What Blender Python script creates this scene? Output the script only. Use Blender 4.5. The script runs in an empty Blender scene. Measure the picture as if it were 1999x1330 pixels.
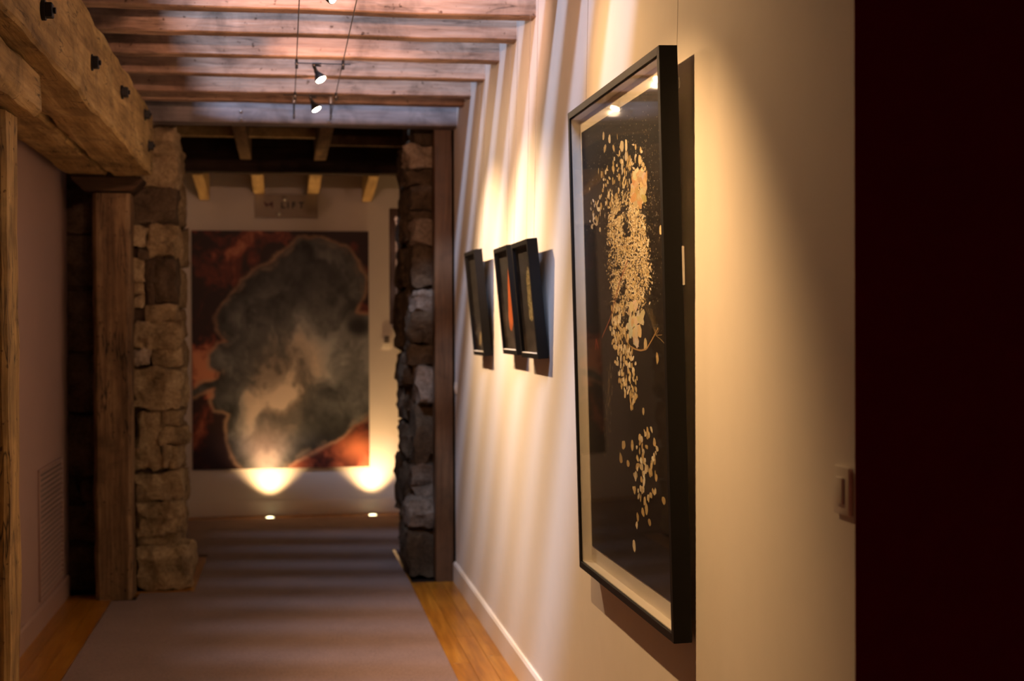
import bpy, bmesh, math, random
import numpy as np
from mathutils import Vector, Matrix, noise

sc = bpy.context.scene
COL = sc.collection
R = math.radians

# ------------------------------------------------------------------ camera
FPX, EYE = 2776.0, 1.57
yaw, pitch, roll = math.atan(444 / FPX), -math.atan(29.8 / FPX), 0.004
fwd = Vector((math.sin(yaw) * math.cos(pitch), math.cos(yaw) * math.cos(pitch), math.sin(pitch)))
r0 = Vector((math.cos(yaw), -math.sin(yaw), 0)); u0 = r0.cross(fwd)
rt = r0 * math.cos(roll) - u0 * math.sin(roll); up = u0 * math.cos(roll) + r0 * math.sin(roll)
cam_d = bpy.data.cameras.new('camera'); cam = bpy.data.objects.new('camera', cam_d); COL.objects.link(cam)
cam.matrix_world = Matrix(((rt.x, up.x, -fwd.x, 0), (rt.y, up.y, -fwd.y, 0), (rt.z, up.z, -fwd.z, EYE), (0, 0, 0, 1)))
cam_d.sensor_width = 36; cam_d.lens = FPX / 1999 * 36
cam_d.clip_start = 0.05
cam_d.dof.use_dof = True; cam_d.dof.focus_distance = 4.0; cam_d.dof.aperture_fstop = 3.4
sc.camera = cam

# ------------------------------------------------------------------ world, light, exposure
w = bpy.data.worlds.new('world'); sc.world = w; w.use_nodes = True
w.node_tree.nodes['Background'].inputs[0].default_value = (0.62, 0.42, 0.35, 1)
w.node_tree.nodes['Background'].inputs[1].default_value = 0.03
sc.view_settings.view_transform = 'Standard'; sc.view_settings.look = 'None'
sc.view_settings.gamma = 1.0; sc.view_settings.use_curve_mapping = False
sc.view_settings.exposure = 0.0

def area_light(name, loc, target, sx, sy, power, color):
    d = bpy.data.lights.new(name, 'AREA'); d.shape = 'RECTANGLE'; d.size = sx; d.size_y = sy
    d.energy = power; d.color = color
    o = bpy.data.objects.new(name, d); COL.objects.link(o); o.location = loc
    o.rotation_euler = (Vector(target) - Vector(loc)).to_track_quat('-Z', 'Y').to_euler()
    return o
# the high clerestory of the open void above the joists: long across the hall, narrow in height
area_light('clerestory_daylight', (-3.0, -1.9, 12.4), (0.0, 6.6, 1.5), 6.0, 0.7, 3000, (0.52, 0.66, 1.0))

WARM = (1.0, 0.58, 0.25)
SPILL = 0.06

# ------------------------------------------------------------------ materials
def new_mat(name):
    m = bpy.data.materials.new(name); m.use_nodes = True
    nt = m.node_tree; b = nt.nodes['Principled BSDF']
    return m, nt, b
def L(nt, a, b): nt.links.new(a, b)
def coords(nt, scale=(1, 1, 1), rnd=True):
    tc = nt.nodes.new('ShaderNodeTexCoord'); mp = nt.nodes.new('ShaderNodeMapping')
    mp.inputs['Scale'].default_value = scale
    if rnd:
        oi = nt.nodes.new('ShaderNodeObjectInfo'); mu = nt.nodes.new('ShaderNodeMath'); mu.operation = 'MULTIPLY'
        mu.inputs[1].default_value = 37.0; L(nt, oi.outputs['Random'], mu.inputs[0])
        ad = nt.nodes.new('ShaderNodeVectorMath'); ad.operation = 'ADD'
        L(nt, tc.outputs['Object'], ad.inputs[0]); L(nt, mu.outputs[0], ad.inputs[1]); L(nt, ad.outputs[0], mp.inputs['Vector'])
    else:
        L(nt, tc.outputs['Object'], mp.inputs['Vector'])
    return mp.outputs[0]
def ntex(nt, vec, scale, detail=6, rough=0.6, dist=0.0):
    n = nt.nodes.new('ShaderNodeTexNoise'); n.inputs['Scale'].default_value = scale
    n.inputs['Detail'].default_value = detail; n.inputs['Roughness'].default_value = rough
    n.inputs['Distortion'].default_value = dist
    L(nt, vec, n.inputs['Vector']); return n.outputs['Fac']
def ramp(nt, fac, stops):
    r = nt.nodes.new('ShaderNodeValToRGB'); e = r.color_ramp.elements
    while len(e) < len(stops): e.new(0.5)
    for i, (p, c) in enumerate(stops): e[i].position = p; e[i].color = (*c, 1)
    L(nt, fac, r.inputs[0]); return r.outputs[0]
def mixc(nt, f, a, b, mode='MIX'):
    m = nt.nodes.new('ShaderNodeMix'); m.data_type = 'RGBA'; m.blend_type = mode
    if isinstance(f, float): m.inputs[0].default_value = f
    else: L(nt, f, m.inputs[0])
    for s, v in ((m.inputs[6], a), (m.inputs[7], b)):
        if isinstance(v, tuple): s.default_value = (*v, 1)
        else: L(nt, v, s)
    return m.outputs[2]
def bump(nt, b, h, strength, dist=0.01):
    n = nt.nodes.new('ShaderNodeBump'); n.inputs['Strength'].default_value = strength; n.inputs['Distance'].default_value = dist
    L(nt, h, n.inputs['Height']); L(nt, n.outputs[0], b.inputs['Normal'])

def plain(name, col, rough=0.5, metal=0.0, spec=0.5, var=0.0, bumps=0.0, bscale=300):
    m, nt, b = new_mat(name)
    b.inputs['Roughness'].default_value = rough; b.inputs['Metallic'].default_value = metal
    b.inputs['Specular IOR Level'].default_value = spec
    v = coords(nt)
    f = ntex(nt, v, 9.0)
    a = tuple(max(0, c * (1 - var)) for c in col); c2 = tuple(min(1, c * (1 + var)) for c in col)
    L(nt, ramp(nt, f, [(0.3, a), (0.7, c2)]), b.inputs['Base Color'])
    if bumps:
        bump(nt, b, ntex(nt, v, bscale, 3), bumps, 0.002)
    return m

def wood(name, dark, mid, light, axis, rough=0.7, stretch=14.0, scale=1.4, spec=0.3, bumps=0.35, stain=0.5, fine=60, cracks=0.0):
    m, nt, b = new_mat(name)
    s = [stretch, stretch, stretch]; s[axis] = 1.0
    v = coords(nt, tuple(s))
    f = ntex(nt, v, scale, 9, 0.62, 0.4)
    col = ramp(nt, f, [(0.25, dark), (0.5, mid), (0.72, light)])
    v2 = coords(nt, (1, 1, 1))
    st = ntex(nt, v2, 4.5, 5, 0.6, 0.6)
    stc = ramp(nt, st, [(0.32, (1 - stain,) * 3), (0.55, (1, 1, 1))])
    col = mixc(nt, 1.0, col, stc, 'MULTIPLY')
    s3 = [fine * 1.0] * 3; s3[axis] = 3.0
    v3 = coords(nt, tuple(s3)); g = ntex(nt, v3, 1.2, 4, 0.6)
    gc = ramp(nt, g, [(0.3, (0.72, 0.7, 0.68)), (0.6, (1, 1, 1))])
    col = mixc(nt, 1.0, col, gc, 'MULTIPLY')
    if cracks:
        s4 = [9.0] * 3; s4[axis] = 0.9
        cn = ntex(nt, coords(nt, tuple(s4)), 2.2, 3, 0.55, 0.3)
        cr = ramp(nt, cn, [(0.47, (1, 1, 1)), (0.495, (1 - cracks,) * 3), (0.515, (1, 1, 1))])
        wm = ntex(nt, v2, 3.0, 2); wk = ramp(nt, wm, [(0.45, (0, 0, 0)), (0.6, (1, 1, 1))])
        col = mixc(nt, wk, col, mixc(nt, 1.0, col, cr, 'MULTIPLY'))
        sp = ramp(nt, ntex(nt, v2, 38, 2, 0.5), [(0.26, (0.35, 0.3, 0.26)), (0.33, (1, 1, 1))])     # worm holes and pits
        col = mixc(nt, 1.0, col, sp, 'MULTIPLY')
    L(nt, col, b.inputs['Base Color'])
    b.inputs['Roughness'].default_value = rough; b.inputs['Specular IOR Level'].default_value = spec
    add = nt.nodes.new('ShaderNodeMath'); add.operation = 'ADD'; L(nt, f, add.inputs[0]); L(nt, g, add.inputs[1])
    bump(nt, b, add.outputs[0], bumps, 0.006)
    return m

def stone_mat(name, dark, mid, light, rough=0.9):
    m, nt, b = new_mat(name)
    v = coords(nt)
    f = ntex(nt, v, 7, 8, 0.65, 0.3)
    g = ntex(nt, v, 45, 6, 0.7)
    c = ramp(nt, f, [(0.28, dark), (0.5, mid), (0.74, light)])
    gc = ramp(nt, g, [(0.3, (0.55, 0.5, 0.45)), (0.6, (1, 1, 1))])
    L(nt, mixc(nt, 1.0, c, gc, 'MULTIPLY'), b.inputs['Base Color'])
    b.inputs['Roughness'].default_value = rough; b.inputs['Specular IOR Level'].default_value = 0.25
    a = nt.nodes.new('ShaderNodeMath'); a.operation = 'ADD'; L(nt, f, a.inputs[0]); L(nt, g, a.inputs[1])
    bump(nt, b, a.outputs[0], 0.9, 0.02)
    return m

def emit(name, col, strength):
    m, nt, b = new_mat(name)
    b.inputs['Base Color'].default_value = (0.9, 0.85, 0.75, 1)
    b.inputs['Emission Color'].default_value = (*col, 1); b.inputs['Emission Strength'].default_value = strength
    return m

def attr_mat(name, rough, spec=0.3):
    m, nt, b = new_mat(name)
    a = nt.nodes.new('ShaderNodeAttribute'); a.attribute_name = 'Col'
    L(nt, a.outputs['Color'], b.inputs['Base Color'])
    b.inputs['Roughness'].default_value = rough; b.inputs['Specular IOR Level'].default_value = spec
    return m

def glass_mat(name):
    m = bpy.data.materials.new(name); m.use_nodes = True; nt = m.node_tree; nt.nodes.clear()
    out = nt.nodes.new('ShaderNodeOutputMaterial'); tr = nt.nodes.new('ShaderNodeBsdfTransparent')
    gl = nt.nodes.new('ShaderNodeBsdfGlossy'); gl.inputs['Roughness'].default_value = 0.02
    fr = nt.nodes.new('ShaderNodeFresnel')
    ge = nt.nodes.new('ShaderNodeNewGeometry'); mr = nt.nodes.new('ShaderNodeMapRange')      # same reflectance on both faces of the thin pane
    mr.inputs['To Min'].default_value = 1.26; mr.inputs['To Max'].default_value = 1 / 1.26
    L(nt, ge.outputs['Backfacing'], mr.inputs['Value']); L(nt, mr.outputs[0], fr.inputs['IOR'])
    mx = nt.nodes.new('ShaderNodeMixShader')
    L(nt, fr.outputs[0], mx.inputs[0]); L(nt, tr.outputs[0], mx.inputs[1]); L(nt, gl.outputs[0], mx.inputs[2]); L(nt, mx.outputs[0], out.inputs[0])
    return m

M = {}
M['plaster'] = plain('cream_plaster', (0.80, 0.74, 0.66), 0.75, spec=0.2, var=0.015, bumps=0.12, bscale=260)
M['plaster_shaded'] = plain('shaded_plaster', (0.32, 0.20, 0.155), 0.75, spec=0.2, var=0.015, bumps=0.12, bscale=260)  # darkened towards mauve: the left wall's shade is put into the colour
M['trim_shaded'] = plain('shaded_gloss_paint', (0.34, 0.215, 0.165), 0.4, spec=0.4, var=0.01)  # left trim darkened to match, shade included in the paint colour
M['trim_paint'] = plain('cream_gloss_paint', (0.80, 0.73, 0.64), 0.35, spec=0.4, var=0.01)
M['maroon'] = plain('maroon_paint', (0.55, 0.010, 0.030), 0.8, spec=0.1, var=0.05)
M['beam'] = wood('old_hewn_hardwood', (0.17, 0.095, 0.030), (0.44, 0.275, 0.095), (0.66, 0.455, 0.19), 1, 0.8, 10, 1.2, 0.2, 0.8, 0.4, cracks=0.8)
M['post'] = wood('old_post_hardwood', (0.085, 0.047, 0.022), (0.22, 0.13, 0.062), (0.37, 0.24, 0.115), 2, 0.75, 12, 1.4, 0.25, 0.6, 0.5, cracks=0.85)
M['post_lit'] = wood('lit_post_hardwood', (0.17, 0.09, 0.025), (0.45, 0.27, 0.085), (0.66, 0.44, 0.16), 2, 0.75, 12, 1.4, 0.25, 0.6, 0.5, cracks=0.85)  # brighter copy of the post wood, light on the left post is in the colour
M['cap'] = wood('dark_cap_hardwood', (0.03, 0.016, 0.008), (0.08, 0.043, 0.022), (0.14, 0.08, 0.04), 0, 0.8, 10, 1.4, 0.2, 0.5, 0.5)
M['bolster'] = wood('bolster_hardwood', (0.18, 0.10, 0.035), (0.42, 0.26, 0.09), (0.62, 0.41, 0.17), 1, 0.8, 8, 1.2, 0.2, 0.6, 0.5, cracks=0.8)
M['joist'] = wood('rough_sawn_joist', (0.24, 0.13, 0.085), (0.45, 0.29, 0.20), (0.60, 0.43, 0.32), 0, 0.8, 9, 1.0, 0.25, 0.8, 0.55, 40, cracks=0.6)
M['trimmer'] = wood('grey_trimmer_timber', (0.13, 0.10, 0.10), (0.24, 0.20, 0.19), (0.36, 0.31, 0.29), 0, 0.6, 8, 1.0, 0.35, 0.4, 0.5, 40)
M['far_joist'] = wood('honey_far_joist', (0.28, 0.16, 0.06), (0.46, 0.29, 0.11), (0.60, 0.40, 0.18), 1, 0.7, 10, 1.2, 0.25, 0.4, 0.3)
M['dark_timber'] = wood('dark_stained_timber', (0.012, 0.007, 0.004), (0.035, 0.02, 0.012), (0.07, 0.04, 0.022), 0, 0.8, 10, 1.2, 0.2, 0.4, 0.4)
M['mid_joist'] = wood('brown_mid_joist', (0.10, 0.055, 0.03), (0.19, 0.11, 0.05), (0.30, 0.18, 0.08), 1, 0.8, 10, 1.2, 0.2, 0.4, 0.4)
M['jamb'] = wood('polished_jamb_timber', (0.065, 0.030, 0.013), (0.125, 0.062, 0.028), (0.19, 0.10, 0.045), 2, 0.4, 12, 1.3, 0.4, 0.25, 0.35)
M['floor_wood'] = wood('golden_floor_board', (0.25, 0.090, 0.006), (0.38, 0.150, 0.012), (0.50, 0.225, 0.025), 1, 0.28, 16, 1.3, 0.5, 0.05, 0.12)
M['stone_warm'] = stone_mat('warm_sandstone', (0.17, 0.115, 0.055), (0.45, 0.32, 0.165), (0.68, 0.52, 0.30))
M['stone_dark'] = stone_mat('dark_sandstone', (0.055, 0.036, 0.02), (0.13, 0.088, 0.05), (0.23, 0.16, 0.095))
M['stone_pale'] = stone_mat('pale_sandstone', (0.22, 0.16, 0.10), (0.42, 0.32, 0.22), (0.60, 0.48, 0.36))
M['stone_mid'] = stone_mat('grey_brown_sandstone', (0.13, 0.095, 0.065), (0.27, 0.20, 0.14), (0.40, 0.31, 0.23))
M['mortar'] = stone_mat('old_mortar', (0.05, 0.032, 0.018), (0.11, 0.07, 0.04), (0.18, 0.12, 0.07))
M['black'] = plain('black_frame_stain', (0.006, 0.0055, 0.0055), 0.5, spec=0.2, var=0.2, bumps=0.25, bscale=900)
M['iron'] = plain('black_iron', (0.012, 0.011, 0.010), 0.6, metal=0.3, var=0.2)
M['steel'] = plain('brushed_steel', (0.55, 0.53, 0.50), 0.28, metal=1.0, var=0.05)
M['gunmetal'] = plain('gunmetal_lamp', (0.06, 0.055, 0.05), 0.38, metal=0.7, var=0.1)
M['wire'] = plain('thin_steel_wire', (0.35, 0.30, 0.25), 0.4, metal=0.6)
M['mat_board'] = plain('white_mat_board', (0.82, 0.78, 0.70), 0.8, spec=0.1, var=0.01)
M['print_black'] = plain('black_print', (0.012, 0.011, 0.011), 0.55, spec=0.2, var=0.15)
M['grey_print'] = plain('charcoal_print', (0.045, 0.04, 0.036), 0.6, spec=0.2, var=0.25)
M['flecks'] = attr_mat('gold_fleck_print', 0.6)
M['painting'] = attr_mat('agate_painting', 0.5, 0.3)
M['canvas_edge'] = plain('dark_canvas_edge', (0.03, 0.015, 0.012), 0.7)
M['orange'] = plain('orange_leaf_print', (0.75, 0.16, 0.02), 0.6, var=0.15)
M['glass'] = glass_mat('picture_glass')
M['plastic'] = plain('cream_switch_plastic', (0.78, 0.72, 0.62), 0.35, spec=0.45)
M['plastic_dark'] = plain('grey_switch_face', (0.12, 0.10, 0.08), 0.4)
M['sign'] = plain('satin_sign_acrylic', (0.36, 0.29, 0.22), 0.45, spec=0.25, var=0.01)
M['letters'] = plain('dark_sign_letters', (0.008, 0.007, 0.006), 0.6)
M['emblem'] = plain('dark_red_emblem', (0.07, 0.004, 0.008), 0.6)
M['bulb'] = emit('lit_lamp_lens', (1.0, 0.80, 0.52), 35)
M['uplens'] = emit('lit_floor_lens', (1.0, 0.85, 0.45), 6)

def carpet_mat():
    m, nt, b = new_mat('brown_loop_carpet')
    v = coords(nt, rnd=False)
    f = ntex(nt, v, 160, 4, 0.7); g = ntex(nt, v, 3, 5, 0.6)
    c = ramp(nt, f, [(0.3, (0.15, 0.09, 0.068)), (0.7, (0.34, 0.22, 0.175))])
    gc = ramp(nt, g, [(0.3, (0.82, 0.8, 0.78)), (0.7, (1, 1, 1))])
    L(nt, mixc(nt, 1.0, c, gc, 'MULTIPLY'), b.inputs['Base Color'])
    b.inputs['Roughness'].default_value = 1.0; b.inputs['Specular IOR Level'].default_value = 0.05
    b.inputs['Sheen Weight'].default_value = 0.15
    bump(nt, b, f, 0.8, 0.006)
    return m
M['carpet'] = carpet_mat()

# ------------------------------------------------------------------ mesh helpers
def link(name, me, mat, parent=None, loc=(0, 0, 0)):
    o = bpy.data.objects.new(name, me); COL.objects.link(o)
    if mat is not None and not me.materials: me.materials.append(M[mat] if isinstance(mat, str) else mat)
    o.location = loc
    if parent is not None: o.parent = parent
    return o
def from_bm(name, bm, smooth=None):
    bmesh.ops.recalc_face_normals(bm, faces=bm.faces)
    me = bpy.data.meshes.new(name); bm.to_mesh(me); bm.free()
    if smooth is not None:
        me.shade_smooth(); me.set_sharp_from_angle(angle=R(smooth))
    return me
def tag(o, label=None, cat=None, group=None, kind=None):
    if label: o['label'] = label
    if cat: o['category'] = cat
    if group: o['group'] = group
    if kind: o['kind'] = kind
    return o
def empty(name, loc, label, cat, group=None, rot=None):
    o = bpy.data.objects.new(name, None); COL.objects.link(o); o.location = loc; o.empty_display_size = 0.05
    if rot is not None: o.matrix_world = Matrix.Translation(loc) @ rot.to_4x4()
    return tag(o, label, cat, group)

def add_box(bm, x0, x1, y0, y1, z0, z1):
    vs = [bm.verts.new(p) for p in ((x0, y0, z0), (x1, y0, z0), (x1, y1, z0), (x0, y1, z0), (x0, y0, z1), (x1, y0, z1), (x1, y1, z1), (x0, y1, z1))]
    for f in ((0, 3, 2, 1), (4, 5, 6, 7), (0, 1, 5, 4), (1, 2, 6, 5), (2, 3, 7, 6), (3, 0, 4, 7)):
        bm.faces.new([vs[i] for i in f])
    return vs
def box_me(name, x0, x1, y0, y1, z0, z1, bev=0.0, seg=2):
    bm = bmesh.new(); add_box(bm, x0, x1, y0, y1, z0, z1)
    if bev: bmesh.ops.bevel(bm, geom=list(bm.edges), offset=bev, segments=seg, affect='EDGES', profile=0.5)
    return from_bm(name, bm, 40 if bev else None)
def wbox(name, x0, x1, y0, y1, z0, z1, mat, bev=0.0, parent=None):
    """a box given in world metres; origin at the centre of its base"""
    c = ((x0 + x1) / 2, (y0 + y1) / 2, z0)
    return link(name, box_me(name, x0 - c[0], x1 - c[0], y0 - c[1], y1 - c[1], 0, z1 - z0, bev), mat, parent, c)
def add_tube(bm, a, b, r, n=10, r2=None, cap=True):
    a = Vector(a); b = Vector(b); d = (b - a).normalized(); r2 = r if r2 is None else r2
    t = Vector((0, 0, 1)) if abs(d.z) < 0.9 else Vector((1, 0, 0)); e1 = d.cross(t).normalized(); e2 = d.cross(e1)
    A = [bm.verts.new(a + (e1 * math.cos(k * 2 * math.pi / n) + e2 * math.sin(k * 2 * math.pi / n)) * r) for k in range(n)]
    B = [bm.verts.new(b + (e1 * math.cos(k * 2 * math.pi / n) + e2 * math.sin(k * 2 * math.pi / n)) * r2) for k in range(n)]
    for k in range(n): bm.faces.new((A[k], A[(k + 1) % n], B[(k + 1) % n], B[k]))
    if cap: bm.faces.new(A[::-1]); bm.faces.new(B)
def add_lathe(bm, prof, n=24):
    """profile of (radius, z) turned about the local z axis"""
    rings = []
    for r, z in prof:
        if r < 1e-6: rings.append([bm.verts.new((0, 0, z))])
        else: rings.append([bm.verts.new((r * math.cos(k * 2 * math.pi / n), r * math.sin(k * 2 * math.pi / n), z)) for k in range(n)])
    for A, B in zip(rings, rings[1:]):
        for k in range(n):
            q = (k + 1) % n
            if len(A) == 1 and len(B) == 1: continue
            if len(A) == 1: bm.faces.new((A[0], B[q], B[k]))
            elif len(B) == 1: bm.faces.new((A[k], A[q], B[0]))
            else: bm.faces.new((A[k], A[q], B[q], B[k]))
def tube_obj(name, a, b, r, mat, parent=None, n=8):
    bm = bmesh.new(); a = Vector(a); b = Vector(b); add_tube(bm, (0, 0, 0), b - a, r, n)
    return link(name, from_bm(name, bm, 40), mat, parent, a)

def timber_me(name, lx, ly, lz, axis, seg_len=0.12, rough=0.006, chamfer=0.012, seed=0, freq=5.0, waney=0.0):
    """hewn timber centred in its cross-section, starting at 0 along its length"""
    dims = [lx, ly, lz]; Ln = dims[axis]; o = [i for i in range(3) if i != axis]; a, b = dims[o[0]] / 2, dims[o[1]] / 2
    ch = min(chamfer, a * 0.4, b * 0.4)
    per = []
    def side(p, q, k):
        for i in range(k): per.append((p[0] + (q[0] - p[0]) * i / k, p[1] + (q[1] - p[1]) * i / k))
    c = [(-a + ch, -b), (a - ch, -b), (a, -b + ch), (a, b - ch), (a - ch, b), (-a + ch, b), (-a, b - ch), (-a, -b + ch)]
    for i in range(8): side(c[i], c[(i + 1) % 8], 4 if i % 2 == 0 else 1)
    n = max(2, int(Ln / seg_len)); bm = bmesh.new(); rings = []
    for i in range(n + 1):
        t = Ln * i / n; ring = []
        for (p, q) in per:
            v = [0, 0, 0]; v[axis] = t; v[o[0]] = p; v[o[1]] = q
            P = Vector(v); N = noise.noise_vector(P * freq + Vector((seed * 7.3, seed * 3.1, seed))) * rough
            N += noise.noise_vector(P * freq * 3.1 + Vector((seed, 5, seed * 2))) * rough * 0.5
            corner = abs(p) > a - ch * 1.01 and abs(q) > b - ch * 1.01
            if waney and corner:
                k = max(0, noise.noise(Vector((t * 3.0, seed * 11.7, (p > 0) * 5 + (q > 0) * 9)))) * waney
                v[o[0]] -= math.copysign(k, p); v[o[1]] -= math.copysign(k, q); P = Vector(v)
            if i in (0, n): N[axis] *= 0.5
            ring.append(bm.verts.new(P + N))
        rings.append(ring)
    m = len(per)
    for A, B in zip(rings, rings[1:]):
        for k in range(m): bm.faces.new((A[k], A[(k + 1) % m], B[(k + 1) % m], B[k]))
    bm.faces.new(rings[0][::-1]); bm.faces.new(rings[-1])
    return from_bm(name, bm, 35)
def timber(name, x0, x1, y0, y1, z0, z1, axis, mat, parent=None, **kw):
    me = timber_me(name, x1 - x0, y1 - y0, z1 - z0, axis, **kw)
    c = [(x0 + x1) / 2, (y0 + y1) / 2, (z0 + z1) / 2]; c[axis] = (x0, y0, z0)[axis]
    return link(name, me, mat, parent, c)

def stone_me(name, sx, sy, sz, seed, rough=0.02, cuts=6, power=5.0):
    bm = bmesh.new(); bmesh.ops.create_cube(bm, size=2.0)
    bmesh.ops.subdivide_edges(bm, edges=list(bm.edges), cuts=cuts, use_grid_fill=True)
    off = Vector((seed * 3.17, seed * 1.31, seed * 2.03))
    for v in bm.verts:
        p = v.co; r = (abs(p.x) ** power + abs(p.y) ** power + abs(p.z) ** power) ** (1 / power)
        q = p / r
        k = 0.55
        q = p * k + q * (1 - k) if r > 1 else q
        P = Vector((q.x * sx / 2, q.y * sy / 2, q.z * sz / 2))
        n = noise.noise_vector(P * 9 + off) * rough + noise.noise_vector(P * 24 + off) * rough * 0.55
        v.co = P + n
    return from_bm(name, bm, 28)

rng = random.Random(7)

# ================================================================== THE SETTING
XR, XL, YF = 1.03, -1.265, 11.95
YS = 8.66                     # front of the old stone wall

# floor: sub-floor with golden boards along both sides
floor = wbox('floor', -1.5, 2.2, -1.0, 12.1, -0.10, -0.021, 'dark_timber'); tag(floor, 'timber floor of golden boards along both sides of the carpet', kind='structure')
def boards(x0, x1, n, y0, y1, step):
    wd = (x1 - x0) / n
    for i in range(n):
        y = y0 - rng.random() * step * 0.9
        while y < y1:
            e = min(y + step * (0.75 + rng.random() * 0.5), y1)
            if e > y0 + 0.05:
                a = max(y, y0)
                me = box_me('floor_board', -wd / 2 + 0.0006, wd / 2 - 0.0006, 0, e - a - 0.0012, 0, 0.021, 0.0008, 1)
                o = link('floor_board', me, 'floor_wood', None, (x0 + wd * (i + 0.5), a, -0.021)); o.parent = floor
                o.matrix_parent_inverse = Matrix.Translation(floor.location).inverted()
            y = e
boards(0.75, 1.03, 3, 2.0, 8.66, 1.9)
boards(-1.265, -0.99, 3, 0.5, 8.60, 1.9)
boards(0.62, 0.76, 1, 8.66, 9.97, 2.5)
boards(-0.66, -0.53, 1, 8.66, 9.88, 2.5)
boards(-0.90, -0.53, 1, 8.585, 8.66, 2.5)
boards(-1.4, 1.2, 1, 11.74, 11.95, 5)

def poly_slab(name, pts, z0, z1, mat):
    bm = bmesh.new(); A = [bm.verts.new((x, y, z0)) for x, y in pts]; B = [bm.verts.new((x, y, z1)) for x, y in pts]
    bm.faces.new(A[::-1]); bm.faces.new(B)
    for k in range(len(pts)): bm.faces.new((A[k], A[(k + 1) % len(pts)], B[(k + 1) % len(pts)], B[k]))
    return link(name, from_bm(name, bm), mat)
carpet = poly_slab('carpet', [(-0.985, -0.9), (0.748, -0.9), (0.748, 8.75), (0.735, 9.97), (-0.528, 9.97), (-0.535, 8.585), (-0.85, 8.585), (-0.85, 8.37), (-0.985, 8.37), (-0.985, 4.94), (-0.85, 4.94), (-0.85, 4.69), (-0.985, 4.69)], -0.0205, 0.003, 'carpet')
tag(carpet, 'brown loop pile carpet running down the corridor through the stone opening', 'carpet')
o = poly_slab('carpet', [(-1.39, 9.972), (1.19, 9.972), (1.19, 11.735), (-1.39, 11.735)], -0.0205, 0.003, 'carpet')
tag(o, 'brown carpet of the lobby in front of the large painting', 'carpet')

# walls
wall_right = wbox('wall_right', XR, XR + 0.2, 2.45, 8.66, 0, 4.2, 'plaster'); tag(wall_right, 'cream plaster wall hung with black framed pictures', kind='structure')
def baseboard(name, x0, x1, y0, y1, h, face):
    """moulded skirting along y; face = -1 looks towards -x"""
    bm = bmesh.new(); t = x1 - x0
    pr = [(0, 0), (t, 0), (t, h - 0.012), (t * 0.55, h), (0, h)]
    A = []; B = []
    for d, z in pr:
        x = (x1 - d) if face < 0 else (x0 + d)
        A.append(bm.verts.new((x, y0, z))); B.append(bm.verts.new((x, y1, z)))
    bm.faces.new(A); bm.faces.new(B[::-1])
    for k in range(5): bm.faces.new((A[k], B[k], B[(k + 1) % 5], A[(k + 1) % 5]))
    o = link(name, from_bm(name, bm), 'trim_paint' if face < 0 else 'trim_shaded'); tag(o, kind='structure'); return o
baseboard('baseboard_right', XR - 0.016, XR, 2.46, 8.66, 0.12, -1)
wall_left = wbox('wall_left', XL - 0.2, XL, 0.5, 8.7, 0, 3.12, 'plaster_shaded'); tag(wall_left, 'plaster wall in shade behind the timber posts', kind='structure')
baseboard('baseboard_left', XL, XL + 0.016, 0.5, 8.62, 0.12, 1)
wall_far = wbox('wall_far', -1.6, 1.4, YF, YF + 0.2, 0, 3.2, 'plaster'); tag(wall_far, 'pale end wall behind the large painting', kind='structure')
bf = wbox('baseboard_far', -1.4, 1.2, YF - 0.014, YF, 0, 0.126, 'trim_paint', 0.004); tag(bf, kind='structure')
o = wbox('wall_lobby_right', 1.2, 1.4, 9.9, YF, 0, 3.15, 'plaster'); tag(o, 'right side wall of the lift lobby', kind='structure')
o = wbox('wall_lobby_left', -1.6, -1.4, 9.7, YF, 0, 3.15, 'plaster'); tag(o, 'left side wall of the lift lobby', kind='structure')
o = poly_slab('wall_near_right', [(1.001, 2.40), (3.2, 2.40), (3.2, 2.45), (1.032, 2.45)], 0, 3.125, 'maroon'); tag(o, 'dark maroon wall return at the right edge', kind='structure')
# upper floor over the near end and the left side, lobby ceiling
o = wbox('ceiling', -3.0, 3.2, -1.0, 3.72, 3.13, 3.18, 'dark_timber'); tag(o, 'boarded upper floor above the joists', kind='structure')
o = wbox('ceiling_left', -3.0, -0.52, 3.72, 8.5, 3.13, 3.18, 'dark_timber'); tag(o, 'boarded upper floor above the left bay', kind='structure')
o = wbox('ceiling_lobby', -1.6, 1.4, 8.75, 12.1, 3.15, 3.25, 'dark_timber'); tag(o, 'dark boarded ceiling beyond the stone opening', kind='structure')

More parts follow.
